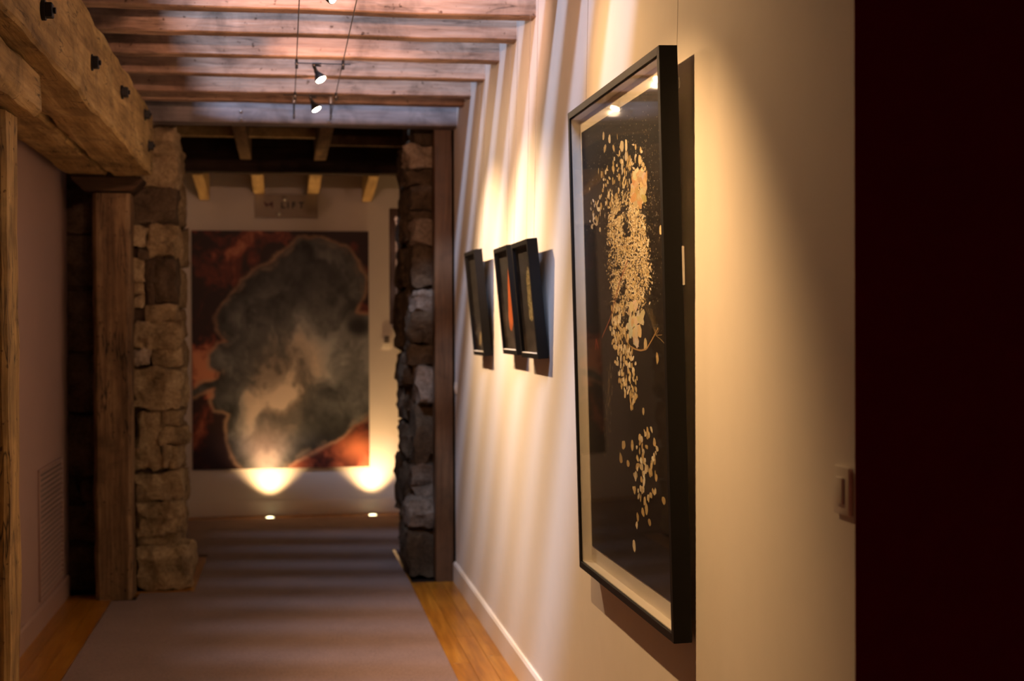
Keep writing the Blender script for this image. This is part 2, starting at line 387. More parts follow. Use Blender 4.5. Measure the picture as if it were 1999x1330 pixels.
# the old stone wall: a mortar core each side of the opening, every stone its own piece
def core(name, pts, z1, label):
    o = poly_slab(name, pts, 0, z1, 'mortar'); tag(o, label, kind='structure'); return o
stone_left = core('wall_stone_left', [(-1.45, 8.735), (-0.70, 8.735), (-0.72, 9.86), (-1.45, 9.86)], 3.15, 'old rubble stone wall left of the opening')
stone_right = core('wall_stone_right', [(0.83, 8.92), (1.2, 8.92), (1.2, 9.93), (0.82, 9.93)], 3.15, 'old rubble stone wall right of the opening')
def stone(parent, x0, x1, y0, y1, z0, z1, mat, seed, rough=0.018, power=4.0):
    o = link('stone', stone_me('stone', x1 - x0, y1 - y0, z1 - z0, seed, rough * 1.6, 7, power), mat, parent, ((x0 + x1) / 2, (y0 + y1) / 2, (z0 + z1) / 2))
    return o
LS = [(-0.871, -0.631, 2.593, 2.749), (-0.893, -0.626, 2.397, 2.597), (-0.909, -0.636, 2.188, 2.394), (-0.91, -0.806, 2.055, 2.17), (-0.804, -0.637, 1.989, 2.181), (-0.857, -0.786, 1.973, 2.037), (-0.911, -0.819, 1.837, 1.967), (-0.765, -0.645, 1.698, 1.983), (-0.818, -0.766, 1.685, 1.974), (-0.912, -0.826, 1.758, 1.831), (-0.901, -0.821, 1.68, 1.752), (-0.813, -0.635, 1.601, 1.691), (-0.896, -0.617, 1.44, 1.594), (-0.894, -0.787, 1.34, 1.43), (-0.782, -0.612, 1.339, 1.429), (-0.896, -0.601, 1.076, 1.326), (-0.889, -0.731, 0.712, 1.062), (-0.728, -0.615, 0.98, 1.061), (-0.738, -0.583, 0.87, 0.972), (-0.73, -0.678, 0.715, 0.863), (-0.673, -0.619, 0.72, 0.862), (-0.885, -0.599, 0.536, 0.697), (-0.877, -0.603, 0.332, 0.52), (-0.875, -0.649, 0.265, 0.32), (-0.879, -0.56, 0.016, 0.25)]
for i, (x0, x1, z0, z1) in enumerate(LS):
    big = (x1 - x0) * (z1 - z0)
    mt = 'stone_dark' if i in (2, 5, 7) else ('stone_pale' if i in (13,) else 'stone_warm')
    fr = YS + rng.uniform(-0.012, 0.03) + (0.03 if i in (5, 8, 9, 10, 23) else 0)
    if i == 8: mt = 'mortar'
    stone(stone_left, x0 - 0.006, x1 + 0.006, fr, fr + 0.30, z0 - 0.006, z1 + 0.006, mt, i + 1, 0.014 if big < 0.02 else 0.02)
stone(stone_left, -1.0, -0.64, YS + 0.01, YS + 0.3, 2.755, 3.1, 'stone_dark', 77)
DS = [(-1.303, -1.061, 2.416, 2.8), (-1.303, -1.061, 2.126, 2.416), (-1.306, -1.063, 1.808, 2.121), (-1.308, -1.065, 1.415, 1.802), (-1.311, -1.068, 1.066, 1.407), (-1.314, -1.071, 0.681, 1.054), (-1.315, -1.206, 0.542, 0.67), (-1.201, -1.073, 0.539, 0.667), (-1.316, -1.074, 0.293, 0.527), (-1.318, -1.076, 0.02, 0.277)]
for i, (x0, x1, z0, z1) in enumerate(DS):
    fr = YS + rng.uniform(0.0, 0.04)
    x1 = x1 + (0.14 if i != 6 else 0)
    stone(stone_left, x0, x1, fr, fr + 0.28, z0, z1, 'stone_dark', i + 31)
z = 0.02; i = 0                                       # the jamb of the left opening, behind its front stones
while z < 2.7:
    h = min(rng.uniform(0.16, 0.34), 2.78 - z); sp = rng.uniform(9.25, 9.45)
    for (a, b) in ((8.93, sp - 0.006), (sp + 0.006, 9.88)):
        stone(stone_left, -0.95, -0.64 + rng.uniform(-0.02, 0.01), a, b, z, z + h - 0.012, 'stone_warm', 50 + i); i += 1
    z += h
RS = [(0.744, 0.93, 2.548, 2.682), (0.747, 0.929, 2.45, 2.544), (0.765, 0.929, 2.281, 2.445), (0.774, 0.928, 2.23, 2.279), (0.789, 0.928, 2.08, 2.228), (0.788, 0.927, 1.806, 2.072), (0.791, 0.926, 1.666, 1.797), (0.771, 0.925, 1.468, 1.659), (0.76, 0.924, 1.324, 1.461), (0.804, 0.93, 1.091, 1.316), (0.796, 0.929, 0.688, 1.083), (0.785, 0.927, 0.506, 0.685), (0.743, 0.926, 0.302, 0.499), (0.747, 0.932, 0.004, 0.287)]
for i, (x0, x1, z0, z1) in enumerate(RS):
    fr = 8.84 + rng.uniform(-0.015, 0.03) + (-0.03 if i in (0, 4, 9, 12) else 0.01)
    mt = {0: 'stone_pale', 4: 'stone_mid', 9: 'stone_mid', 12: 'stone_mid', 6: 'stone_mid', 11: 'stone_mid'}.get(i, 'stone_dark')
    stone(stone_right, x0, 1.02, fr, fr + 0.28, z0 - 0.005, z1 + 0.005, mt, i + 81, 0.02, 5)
stone(stone_right, 0.80, 1.02, 8.88, 9.1, 2.69, 2.99, 'stone_dark', 99)
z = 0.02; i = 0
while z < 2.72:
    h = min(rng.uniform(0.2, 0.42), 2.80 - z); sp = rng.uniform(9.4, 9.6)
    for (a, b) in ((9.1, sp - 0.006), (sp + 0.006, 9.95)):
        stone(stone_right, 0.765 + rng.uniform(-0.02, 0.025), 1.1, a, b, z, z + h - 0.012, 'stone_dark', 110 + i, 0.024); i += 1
    z += h

# ================================================================== TIMBERS
# six ceiling joists in view, more over the near end
JY = [5.78, 6.27, 6.78, 7.29, 7.85, 8.15]
ordinal = ['nearest', 'second', 'third', 'fourth', 'fifth', 'sixth and farthest']
for i, y in enumerate(JY):
    o = timber('ceiling_joist', -1.32, 1.03, y, y + 0.09, 2.84, 3.12 if i < 5 else 3.03, 0, 'joist', seed=i + 1, rough=0.005, chamfer=0.005, seg_len=0.1, freq=2.0)
    tag(o, 'rough sawn ceiling joist, %s of the six from the viewer' % ordinal[i], 'joist', 'open ceiling joists across the corridor')
for i, (y, nm) in enumerate(((5.28, 'fourth'), (4.78, 'third'), (4.28, 'second'))):
    o = timber('ceiling_joist', -1.32, 1.03, y, y + 0.09, 2.84, 3.12, 0, 'joist', seed=i + 21, rough=0.005, chamfer=0.005, seg_len=0.1, freq=2.0)
    tag(o, '%s rough sawn joist from the boarded near ceiling, above the top edge' % nm, 'joist', 'open ceiling joists overhead')
o = timber('trimmer_beam', -1.0, 1.03, 8.50, 8.655, 2.765, 3.13, 0, 'trimmer', seed=40, rough=0.003, chamfer=0.006)
tag(o, 'grey trimmer beam spanning above the stone opening', 'beam')

for (x, z) in ((-0.246, 2.832), (-0.246, 2.785), (0.266, 2.782)):
    bm = bmesh.new(); add_lathe(bm, [(0.009, 0.0), (0.009, 0.004), (0.006, 0.008), (0.0, 0.0095)], 12)
    st = link('stud', from_bm('stud', bm, 60), 'steel', o); st.location = Vector((x, 8.499, z)) - o.location; st.rotation_euler = (R(90), 0, 0)

# pair of bolted main beams along the left
beam1 = timber('main_beam', -0.965, -0.73, 1.0, 8.33, 2.425, 2.775, 1, 'beam', seed=3, rough=0.012, chamfer=0.010, waney=0.016, seg_len=0.09, freq=2.6)
tag(beam1, 'thick hewn beam with iron bolts, the one facing the corridor', 'beam')
beam2 = timber('main_beam', -1.21, -0.985, 1.0, 8.33, 2.43, 2.76, 1, 'beam', seed=8, rough=0.012, chamfer=0.010, waney=0.012, seg_len=0.09, freq=2.6)
tag(beam2, 'thick hewn beam tucked behind the bolted one, above the left wall', 'beam')
for (y, z) in ((4.58, 2.55), (5.68, 2.59), (6.73, 2.646), (7.80, 2.70), (8.0, 2.56)):
    bm = bmesh.new()
    add_box(bm, -0.016, 0.026, -0.021, 0.021, -0.022, 0.022)
    bmesh.ops.bevel(bm, geom=list(bm.edges), offset=0.003, segments=1, affect='EDGES')
    add_tube(bm, (-0.012, 0, 0), (0.004, 0, 0), 0.032, 12)
    add_tube(bm, (0.02, 0, 0), (0.034, 0, 0), 0.010, 8)
    o = link('bolt', from_bm('bolt', bm, 30), 'iron', beam1); o.location = Vector((-0.727, y, z)) - beam1.location

# posts and their caps
post1 = timber('timber_post', -1.08, -0.87, 4.71, 4.92, 0.0, 2.262, 2, 'post_lit', seed=12, rough=0.008, chamfer=0.016)
tag(post1, 'hewn timber post at the left edge of the picture', 'post', 'timber posts under the beams')
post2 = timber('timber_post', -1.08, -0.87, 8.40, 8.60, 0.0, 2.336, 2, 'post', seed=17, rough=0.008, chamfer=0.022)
tag(post2, 'hewn timber post standing in front of the left stone wall', 'post', 'timber posts under the beams')
cap1 = timber('bolster', -1.2, -0.80, 4.0, 4.94, 2.27, 2.425, 1, 'bolster', seed=23, rough=0.008, chamfer=0.02, waney=0.03)
tag(cap1, 'short bolster block on top of the left edge post', 'bolster')
def prism_y(name, pts, y0, y1, mat, bev=0.006):
    bm = bmesh.new(); A = [bm.verts.new((x, 0, z)) for x, z in pts]; B = [bm.verts.new((x, y1 - y0, z)) for x, z in pts]
    bm.faces.new(A); bm.faces.new(B[::-1])
    for k in range(len(pts)): bm.faces.new((A[k], B[k], B[(k + 1) % len(pts)], A[(k + 1) % len(pts)]))
    if bev: bmesh.ops.bevel(bm, geom=list(bm.edges), offset=bev, segments=1, affect='EDGES')
    return link(name, from_bm(name, bm, 30), mat, None, (0, y0, 0))
cap2 = prism_y('post_cap', [(-1.12, 2.345), (-0.855, 2.345), (-0.80, 2.405), (-0.80, 2.428), (-1.19, 2.428), (-1.19, 2.405)], 8.36, 8.63, 'cap')
tag(cap2, 'dark chamfered cap on the post by the left stone wall', 'cap')

# polished jamb post at the right of the opening
o = timber('jamb_post', 0.908, 1.018, 8.66, 8.83, 0.0, 2.765, 2, 'jamb', seed=31, rough=0.0015, chamfer=0.004)
tag(o, 'square polished timber jamb between the right stones and cream wall', 'post')

# timbers beyond the opening
for i, (x0, x1) in enumerate(((-0.32, -0.235), (0.225, 0.315))):
    o = timber('lobby_joist', x0, x1, 8.98, 10.78, 2.81, 3.0, 1, 'mid_joist', seed=61 + i, rough=0.003, chamfer=0.005)
    tag(o, ('left' if i == 0 else 'right') + ' brown joist between the trimmer and the dark crossbeam', 'joist', 'joists inside the stone opening')
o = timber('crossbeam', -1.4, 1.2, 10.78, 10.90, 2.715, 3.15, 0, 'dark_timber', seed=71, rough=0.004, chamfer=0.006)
tag(o, 'dark crossbeam beyond the stone opening', 'beam')
o = timber('ceiling_batten', -0.95, 0.22, 10.0, 10.06, 2.88, 2.95, 0, 'far_joist', seed=72, rough=0.003, chamfer=0.005)
tag(o, 'thin honey batten crossing above the left lobby joist', 'batten', 'battens inside the stone opening')
o = timber('ceiling_batten', 0.32, 0.9, 10.0, 10.06, 2.83, 2.90, 0, 'mid_joist', seed=73, rough=0.003, chamfer=0.005)
tag(o, 'thin dim batten right of the lobby joists', 'batten', 'battens inside the stone opening')
FJ = [(-0.68, -0.60, 2.71, 'leftmost honey joist end against the far wall'), (-0.245, -0.155, 2.715, 'honey joist end above the left side of the sign'), (0.195, 0.29, 2.72, 'honey joist end above the right side of the sign'), (0.645, 0.725, 2.71, 'rightmost honey joist end against the far wall')]
for i, (x0, x1, z0, lb) in enumerate(FJ):
    o = timber('far_joist', x0, x1, 10.935, YF - 0.01, z0, z0 + 0.2, 1, 'far_joist', seed=81 + i, rough=0.004, chamfer=0.005)
    o.rotation_euler = (-math.atan((0.105 if i in (0, 3) else 0.052) / 1.0), 0, 0)
    tag(o, lb, 'joist', 'honey joists against the far wall')

# ================================================================== CABLE LIGHTING
CZ = 2.72; CX = (0.058, 0.258)
for k, x in enumerate(CX):
    o = tube_obj('lighting_cable', (x, 2.6, CZ), (x, 7.90, CZ), 0.0022, 'gunmetal', None, 6)
    tag(o, ('left' if k == 0 else 'right') + ' of the two taut lighting cables under the joists', 'cable', 'low voltage lighting cables')
    a = empty('cable_anchor', (x, 7.90, 2.84), 'small anchor rod holding the far end of the %s lighting cable' % ('left', 'right')[k], 'anchor', 'cable anchors')
    rd = tube_obj('rod', (0, 0, 0.0), (0, 0, -0.135), 0.005, 'gunmetal', a)
    tube_obj('insulator', (0, 0, -0.01), (0, 0, -0.045), 0.011, 'steel', rd, 12)
    tube_obj('grip', (0, -0.035, -0.12), (0, 0.008, -0.12), 0.007, 'gunmetal', rd)

def spotlight(y, target, label, power, spread, bar=(0.03, 0.30), blend=1.0, lx=0.165, back_spill=0, color=WARM):
    b = empty('spreader_bar', (0, y - 0.12, CZ - 0.012), 'thin clamped bar above the ' + label, 'bar', 'spreader bars on the lighting cables')
    tube_obj('rod', (bar[0], 0, 0), (bar[1], 0, 0), 0.0026, 'gunmetal', b)
    for x in CX:
        bm = bmesh.new(); add_tube(bm, (x, 0, -0.024), (x, 0, 0.016), 0.0062, 8); add_tube(bm, (x, -0.008, -0.005), (x, 0.008, -0.005), 0.004, 8)
        link('clamp', from_bm('clamp', bm, 40), 'gunmetal', b)
    tube_obj('sleeve', (0.125, 0, 0), (0.165, 0, 0), 0.0045, 'gunmetal', b)
    head = Vector((lx, y, 2.66)); d = (Vector(target) - head).normalized()
    root = empty('spotlight', head, label, 'spotlight', 'spotlights on the cables')
    back = -d * 0.045
    piv = Vector((0.145 - lx, -0.118, CZ - 0.022 - 2.66))
    elbow = back + Vector((-0.012, -0.012, 0.028))
    tube_obj('stem', back * 0.9, elbow, 0.0075, 'gunmetal', root)
    bm = bmesh.new(); fb = elbow + (piv - elbow) * 0.35
    add_tube(bm, elbow, fb, 0.007, 8)
    add_tube(bm, fb, piv + Vector((-0.012, 0, 0.002)), 0.0055, 8, 0.004); add_tube(bm, fb, piv + Vector((0.016, 0, 0)), 0.0055, 8, 0.004)
    link('fork', from_bm('fork', bm, 40), 'gunmetal', root)
    q = d.to_track_quat('Z', 'Y')
    bm = bmesh.new()
    add_lathe(bm, [(0.0, -0.048), (0.009, -0.048), (0.011, -0.035), (0.017, -0.026), (0.0235, -0.012), (0.0262, -0.002), (0.0262, 0.0015), (0.0245, 0.0015), (0.0235, -0.003), (0.0, -0.006)], 24)
    h = link('reflector', from_bm('reflector', bm, 40), 'gunmetal', root); h.rotation_mode = 'QUATERNION'; h.rotation_quaternion = q
    bm = bmesh.new(); add_lathe(bm, [(0.0232, -0.0005), (0.0225, 0.003), (0.016, 0.0065), (0.008, 0.0085), (0.0, 0.009)], 24)
    le = link('lens', from_bm('lens', bm, 60), 'bulb', h); tag(le, 'glowing warm white lens')
    for nm, pw, sp, bl in (('spotlight_beam', power, spread, blend), ('spotlight_spill', power * SPILL, 168, 0.6)):
        ld = bpy.data.lights.new(nm, 'SPOT'); ld.energy = pw; ld.color = color; ld.spot_size = R(sp); ld.spot_blend = bl; ld.shadow_soft_size = 0.016
        lo = bpy.data.objects.new(nm, ld); COL.objects.link(lo); lo.parent = root; lo.location = d * 0.03
        lo.rotation_euler = d.to_track_quat('-Z', 'Y').to_euler()
    if back_spill:                       # dichroic reflectors leak pinkish light out of their backs, onto the joists
        ld = bpy.data.lights.new('reflector_leak', 'SPOT'); ld.energy = back_spill; ld.color = (1.0, 0.52, 0.34); ld.spot_size = R(92); ld.spot_blend = 0.5; ld.shadow_soft_size = 0.015
        lo = bpy.data.objects.new('reflector_leak', ld); COL.objects.link(lo); lo.parent = root; lo.location = back + Vector((0, 0.03, 0.012))
        lo.rotation_euler = Vector((0.22, 1, 0.3)).to_track_quat('-Z', 'Y').to_euler()
    return root
spotlight(7.22, (1.03, 6.95, 1.15), 'small lit spotlight nearest the trimmer beam', 185, 92, (0.0, 0.24), back_spill=3, color=(1.0, 0.66, 0.38))
spotlight(6.35, (1.03, 5.80, 1.10), 'small lit spotlight hanging before the middle joists', 185, 92, (0.05, 0.29), back_spill=12, color=(1.0, 0.66, 0.38))
spotlight(4.75, (1.03, 4.3, 2.25), 'small lit spotlight at the top edge of the picture', 40, 75, back_spill=80)
spotlight(3.45, (1.03, 3.86, 0.80), 'small lit spotlight above the large framed picture', 150, 95, back_spill=35)

# ================================================================== PICTURES ON THE RIGHT WALL
def rect_frame_bars(W, H, D, t, parent, mat, z0=0.0):
    """four mitre-cut bars standing up in local x (width), y (depth towards the room, 0 = back), z"""
    o = [(-W / 2, 0), (W / 2, 0), (W / 2, H), (-W / 2, H)]; i = [(-W / 2 + t, t), (W / 2 - t, t), (W / 2 - t, H - t), (-W / 2 + t, H - t)]
    for k in range(4):
        q = (k + 1) % 4; bm = bmesh.new()
        P = [o[k], o[q], i[q], i[k]]
        A = [bm.verts.new((x, 0, z)) for x, z in P]; B = [bm.verts.new((x, D, z)) for x, z in P]
        bm.faces.new(A); bm.faces.new(B[::-1])
        for j in range(4): bm.faces.new((A[j], B[j], B[(j + 1) % 4], A[(j + 1) % 4]))
        bmesh.ops.bevel(bm, geom=list(bm.edges), offset=0.0008, segments=1, affect='EDGES')
        link('frame_bar', from_bm('frame_bar', bm), mat, parent)
def picture_root(name, loc, lean, label, cat, group=None):
    cl, sl = math.cos(lean), math.sin(lean)
    rot = Matrix(((0, -cl, -sl), (-1, 0, 0), (0, -sl, cl)))      # local x -> -Y, y -> -X, z -> up, leaning out at the top
    return empty(name, loc, label, cat, group, rot)
def panel(name, x0, x1, z0, z1, y0, y1, mat, parent):
    bm = bmesh.new(); add_box(bm, x0, x1, y0, y1, z0, z1); return link(name, from_bm(name, bm), mat, parent)

# ---- flecks of a print, collected as flat coloured polygons
class Flecks:
    def __init__(s): s.v = []; s.f = []; s.c = []
    def ell(s, x, z, a, b, ang, col, n=6, y=0.0, jag=0.25, r=random):
        i0 = len(s.v)
        for k in range(n):
            t = 2 * math.pi * k / n; j = 1 + r.uniform(-jag, jag)
            px, pz = a * math.cos(t) * j, b * math.sin(t) * j
            s.v.append((x + px * math.cos(ang) - pz * math.sin(ang), y + r.random() * 2e-4, z + px * math.sin(ang) + pz * math.cos(ang)))
        s.f.append(tuple(range(i0, i0 + n))); s.c.append(col)
    def line(s, pts, wd, col, y=0.0):
        for (x0, z0), (x1, z1) in zip(pts, pts[1:]):
            d = Vector((x1 - x0, z1 - z0)).normalized() * wd / 2; i0 = len(s.v)
            s.v += [(x0 - d.y, y, z0 + d.x), (x1 - d.y, y, z1 + d.x), (x1 + d.y, y, z1 - d.x), (x0 + d.y, y, z0 - d.x)]
            s.f.append((i0, i0 + 1, i0 + 2, i0 + 3)); s.c.append(col)
    def build(s, name, mat, parent):
        me = bpy.data.meshes.new(name); me.from_pydata(s.v, [], s.f)
        at = me.color_attributes.new('Col', 'FLOAT_COLOR', 'CORNER')
        data = []
        for f, c in zip(s.f, s.c): data += [c[0], c[1], c[2], 1.0] * len(f)
        at.data.foreach_set('color', data); me.update()
        return link(name, me, mat, parent)
def inside(p, poly):
    x, z = p; c = False; j = len(poly) - 1
    for i in range(len(poly)):
        (xi, zi), (xj, zj) = poly[i], poly[j]
        if (zi > z) != (zj > z) and x < (xj - xi) * (z - zi) / (zj - zi) + xi: c = not c
        j = i
    return c
def sample(poly, r):
    xs = [p[0] for p in poly]; zs = [p[1] for p in poly]
    while True:
        p = (r.uniform(min(xs), max(xs)), r.uniform(min(zs), max(zs)))
        if inside(p, poly): return p
GOLD = [(0.72, 0.58, 0.33), (0.84, 0.74, 0.52), (0.58, 0.43, 0.20), (0.90, 0.82, 0.66), (0.66, 0.52, 0.26)]

# ---- the large framed print
BW, BH, BD = 1.17, 1.5175, 0.0484
big = picture_root('framed_print', (1.02, 4.077, 0.76), 0.0231, 'large black box framed print of gold flecks on black', 'picture')
rect_frame_bars(BW, BH, BD, 0.022, big, 'black')
panel('backing_board', -BW / 2 + 0.02, BW / 2 - 0.02, 0.02, BH - 0.02, 0.006, 0.012, 'mat_board', big)
li = 0.0225; ln = bmesh.new()
for (a0, a1, c0, c1) in ((-BW / 2 + li, BW / 2 - li, li, li + 0.003), (-BW / 2 + li, BW / 2 - li, BH - li - 0.003, BH - li), (-BW / 2 + li, -BW / 2 + li + 0.003, li, BH - li), (BW / 2 - li - 0.003, BW / 2 - li, li, BH - li)):
    add_box(ln, a0, a1, 0.012, 0.041, c0, c1)
link('spacer', from_bm('spacer', ln), 'mat_board', big)
bpr = panel('print', -0.532, 0.532, 0.078, 1.446, 0.0125, 0.0145, 'print_black', big)
fl = Flecks(); r = random.Random(11); Y0 = 0.0149
MASS = [(-0.128, 1.174), (0.1, 1.187), (0.177, 1.227), (0.28, 1.217), (0.297, 1.166), (0.247, 1.114), (0.284, 1.041), (0.308, 0.942), (0.233, 0.873), (0.138, 0.86), (0.067, 0.876), (-0.018, 0.847), (-0.127, 0.879), (-0.169, 0.99), (-0.171, 1.099)]
FLOWER = [(0.13, 1.232), (0.207, 1.239), (0.302, 1.215), (0.299, 1.187), (0.227, 1.144), (0.14, 1.159)]
GAP1 = [(-0.099, 1.133), (0.015, 1.154), (0.104, 1.162), (0.058, 1.143), (-0.052, 1.13)]
GAP2 = [(0.01, 1.102), (0.091, 1.104), (0.112, 1.066), (0.025, 1.064)]
GAP3 = [(-0.114, 0.879), (0.038, 0.951), (0.047, 0.921), (-0.035, 0.87)]
UPPER = [(-0.24, 1.295), (0.034, 1.324), (0.308, 1.277), (0.301, 1.208), (0.112, 1.183), (-0.114, 1.173), (-0.411, 1.115), (-0.424, 1.199)]
PETAL = [(0.067, 0.876), (0.17, 0.882), (0.22, 0.859), (0.203, 0.802), (0.164, 0.762), (0.097, 0.751), (0.059, 0.802)]
CURL = [(-0.023, 0.802), (0.017, 0.765), (0.07, 0.748), (0.126, 0.741), (0.19, 0.738), (0.254, 0.743), (0.329, 0.775), (0.385, 0.802)]
FAN = [(0.357, 0.782), (0.254, 0.852), (0.415, 0.841), (0.448, 0.809), (0.408, 0.768)]
SEEDS = [(-0.142, 0.872), (-0.01, 0.862), (0.022, 0.802), (0.065, 0.743), (0.117, 0.656), (0.181, 0.586), (0.079, 0.58), (-0.061, 0.634), (-0.146, 0.708), (-0.191, 0.802)]
LOW = [(0.233, 0.539), (0.33, 0.51), (0.356, 0.443), (0.315, 0.355), (0.198, 0.306), (0.052, 0.325), (0.083, 0.447), (0.16, 0.497)]
LOWGAP = [(0.202, 0.457), (0.285, 0.493), (0.303, 0.459), (0.224, 0.445)]
TRAIL = [(-0.291, 0.673), (-0.167, 0.708), (-0.162, 0.567), (-0.235, 0.42), (-0.326, 0.379)]
SINGLES = [(-0.207, 1.393), (-0.191, 1.352), (-0.126, 1.372), (0.029, 1.332), (0.079, 1.329), (0.075, 1.297), (0.234, 1.268), (0.093, 1.288), (-0.055, 0.45), (0.06, 0.46), (0.004, 0.403), (-0.086, 0.409), (0.398, 0.34), (0.105, 0.257), (0.208, 0.293), (0.239, 0.261), (0.054, 0.168), (0.091, 0.233), (-0.035, 0.455), (0.167, 0.28), (0.436, 1.059), (0.367, 0.72), (0.244, 0.757)]
def gold(k=1.0): c = r.choice(GOLD); m = k * r.uniform(0.75, 1.2); return tuple(min(1, q * m) for q in c)
n = 0
while n < 3600:                                        # gold dust mass
    p = sample(MASS, r)
    dn = noise.noise(Vector((p[0] * 13, p[1] * 8, 3.3))) * 2.0 + noise.noise(Vector((p[0] * 40, p[1] * 24, 8.1))) * 1.2
    if r.random() > dn + 0.55: continue
    p = (p[0] + r.gauss(0, 0.024), p[1] + r.gauss(0, 0.014))
    if inside(p, GAP1) or (inside(p, GAP2) and r.random() < 0.85) or (inside(p, GAP3) and r.random() < 0.9): continue
    fl.ell(p[0], p[1], r.uniform(0.003, 0.009) * (1.6 if n % 9 == 0 else 1), r.uniform(0.0014, 0.0036) * (1.6 if n % 9 == 0 else 1), r.uniform(-0.5, 0.5), gold(1.05), 5, Y0, 0.3, r); n += 1
for k in range(1500):                                  # loose dust round the mass
    c = r.choice(MASS + UPPER); p = (c[0] + r.gauss(0, 0.10), c[1] + r.gauss(0, 0.07))
    if abs(p[0]) < 0.52 and 0.75 < p[1] < 1.44: fl.ell(p[0], p[1], r.uniform(0.001, 0.0028), r.uniform(0.001, 0.0022), r.uniform(0, 3), gold(0.7), 5, Y0, 0.3, r)
for k in range(150):
    p = sample(UPPER, r); fl.ell(p[0] + r.gauss(0, 0.02), p[1] + r.gauss(0, 0.02), r.uniform(0.004, 0.018), r.uniform(0.003, 0.012), r.uniform(-0.4, 0.4), gold(), 6, Y0, 0.35, r)
for k in range(34):                                    # pale upper flower
    p = sample(FLOWER, r); fl.ell(p[0], p[1], r.uniform(0.016, 0.038), r.uniform(0.008, 0.022), r.uniform(-0.5, 0.5), tuple(c * r.uniform(0.8, 1.1) for c in r.choice([(0.80, 0.70, 0.52), (0.72, 0.58, 0.34), (0.62, 0.44, 0.20)])), 8, Y0 + 2e-4, 0.35, r)
for k in range(36):                                    # lower white petal
    p = sample(PETAL, r); fl.ell(p[0], p[1], r.uniform(0.014, 0.034), r.uniform(0.008, 0.018), r.uniform(-0.4, 0.4), tuple(c * r.uniform(0.8, 1.1) for c in r.choice([(0.80, 0.72, 0.56), (0.70, 0.58, 0.34), (0.74, 0.66, 0.50)])), 8, Y0 + 2e-4, 0.3, r)
for k in range(210):                                   # seeds
    p = sample(SEEDS, r); fl.ell(p[0] + r.gauss(0, 0.018), p[1] + r.gauss(0, 0.01), r.uniform(0.007, 0.016), r.uniform(0.005, 0.011), r.uniform(-0.6, 0.6), gold(1.05), 7, Y0 + 2e-4, 0.2, r)
for k in range(72):
    p = sample(LOW, r)
    if inside(p, LOWGAP): continue
    fl.ell(p[0], p[1], r.uniform(0.008, 0.018), r.uniform(0.006, 0.013), r.uniform(-0.6, 0.6), gold(1.05), 7, Y0, 0.2, r)
for k in range(60):
    p = sample(TRAIL, r); fl.ell(p[0], p[1], r.uniform(0.001, 0.004), r.uniform(0.004, 0.014), r.uniform(-0.3, 0.3), gold(0.45), 6, Y0, 0.3, r)
for p in SINGLES:
    fl.ell(p[0], p[1], r.uniform(0.012, 0.022), r.uniform(0.010, 0.020), r.uniform(-0.35, 0.35), gold(1.05), 8, Y0, 0.2, r)
fl.line(CURL, 0.005, (0.42, 0.27, 0.11), Y0 + 3e-4)
for k in range(9):
    a = FAN[0]; e = (FAN[1][0] + (FAN[3][0] - FAN[1][0]) * k / 8, 0.86 - 0.10 * (k / 8) ** 2)
    fl.line([a, ((a[0] + e[0]) / 2 + 0.008, (a[1] + e[1]) / 2), e], 0.0018, (0.32, 0.23, 0.11), Y0 + 3e-4)
fl.line([(0.068, 0.998), (-0.041, 0.939), (-0.173, 0.833), (-0.302, 0.769)], 0.006, (0.30, 0.10, 0.05), Y0 + 4e-4)
fl.line([(-0.40, 0.73), (-0.385, 0.765), (-0.355, 0.735)], 0.010, (0.28, 0.05, 0.04), Y0 + 4e-4)
fo = fl.build('gold_flecks', 'flecks', bpr); tag(fo, 'gold flecks, petals and seeds', kind='stuff')
panel('glass', -BW / 2 + 0.021, BW / 2 - 0.021, 0.021, BH - 0.021, 0.0412, 0.0425, 'glass', big)
bm = bmesh.new()
for k in range(10):
    a0 = 2 * math.pi * k / 10; a1 = 2 * math.pi * (k + 1) / 10
    add_tube(bm, (BW / 2 - 0.03, -0.004 + 0.008 * math.cos(a0), BH - 0.09 + 0.022 * math.sin(a0)), (BW / 2 - 0.03, -0.004 + 0.008 * math.cos(a1), BH - 0.09 + 0.022 * math.sin(a1)), 0.0018, 6)
link('hanging_ring', from_bm('hanging_ring', bm, 60), 'steel', big)
panel('side_tab', BW / 2 - 0.001, BW / 2 + 0.0015, BH * 0.60, BH * 0.665, -0.004, 0.002, 'steel', big)

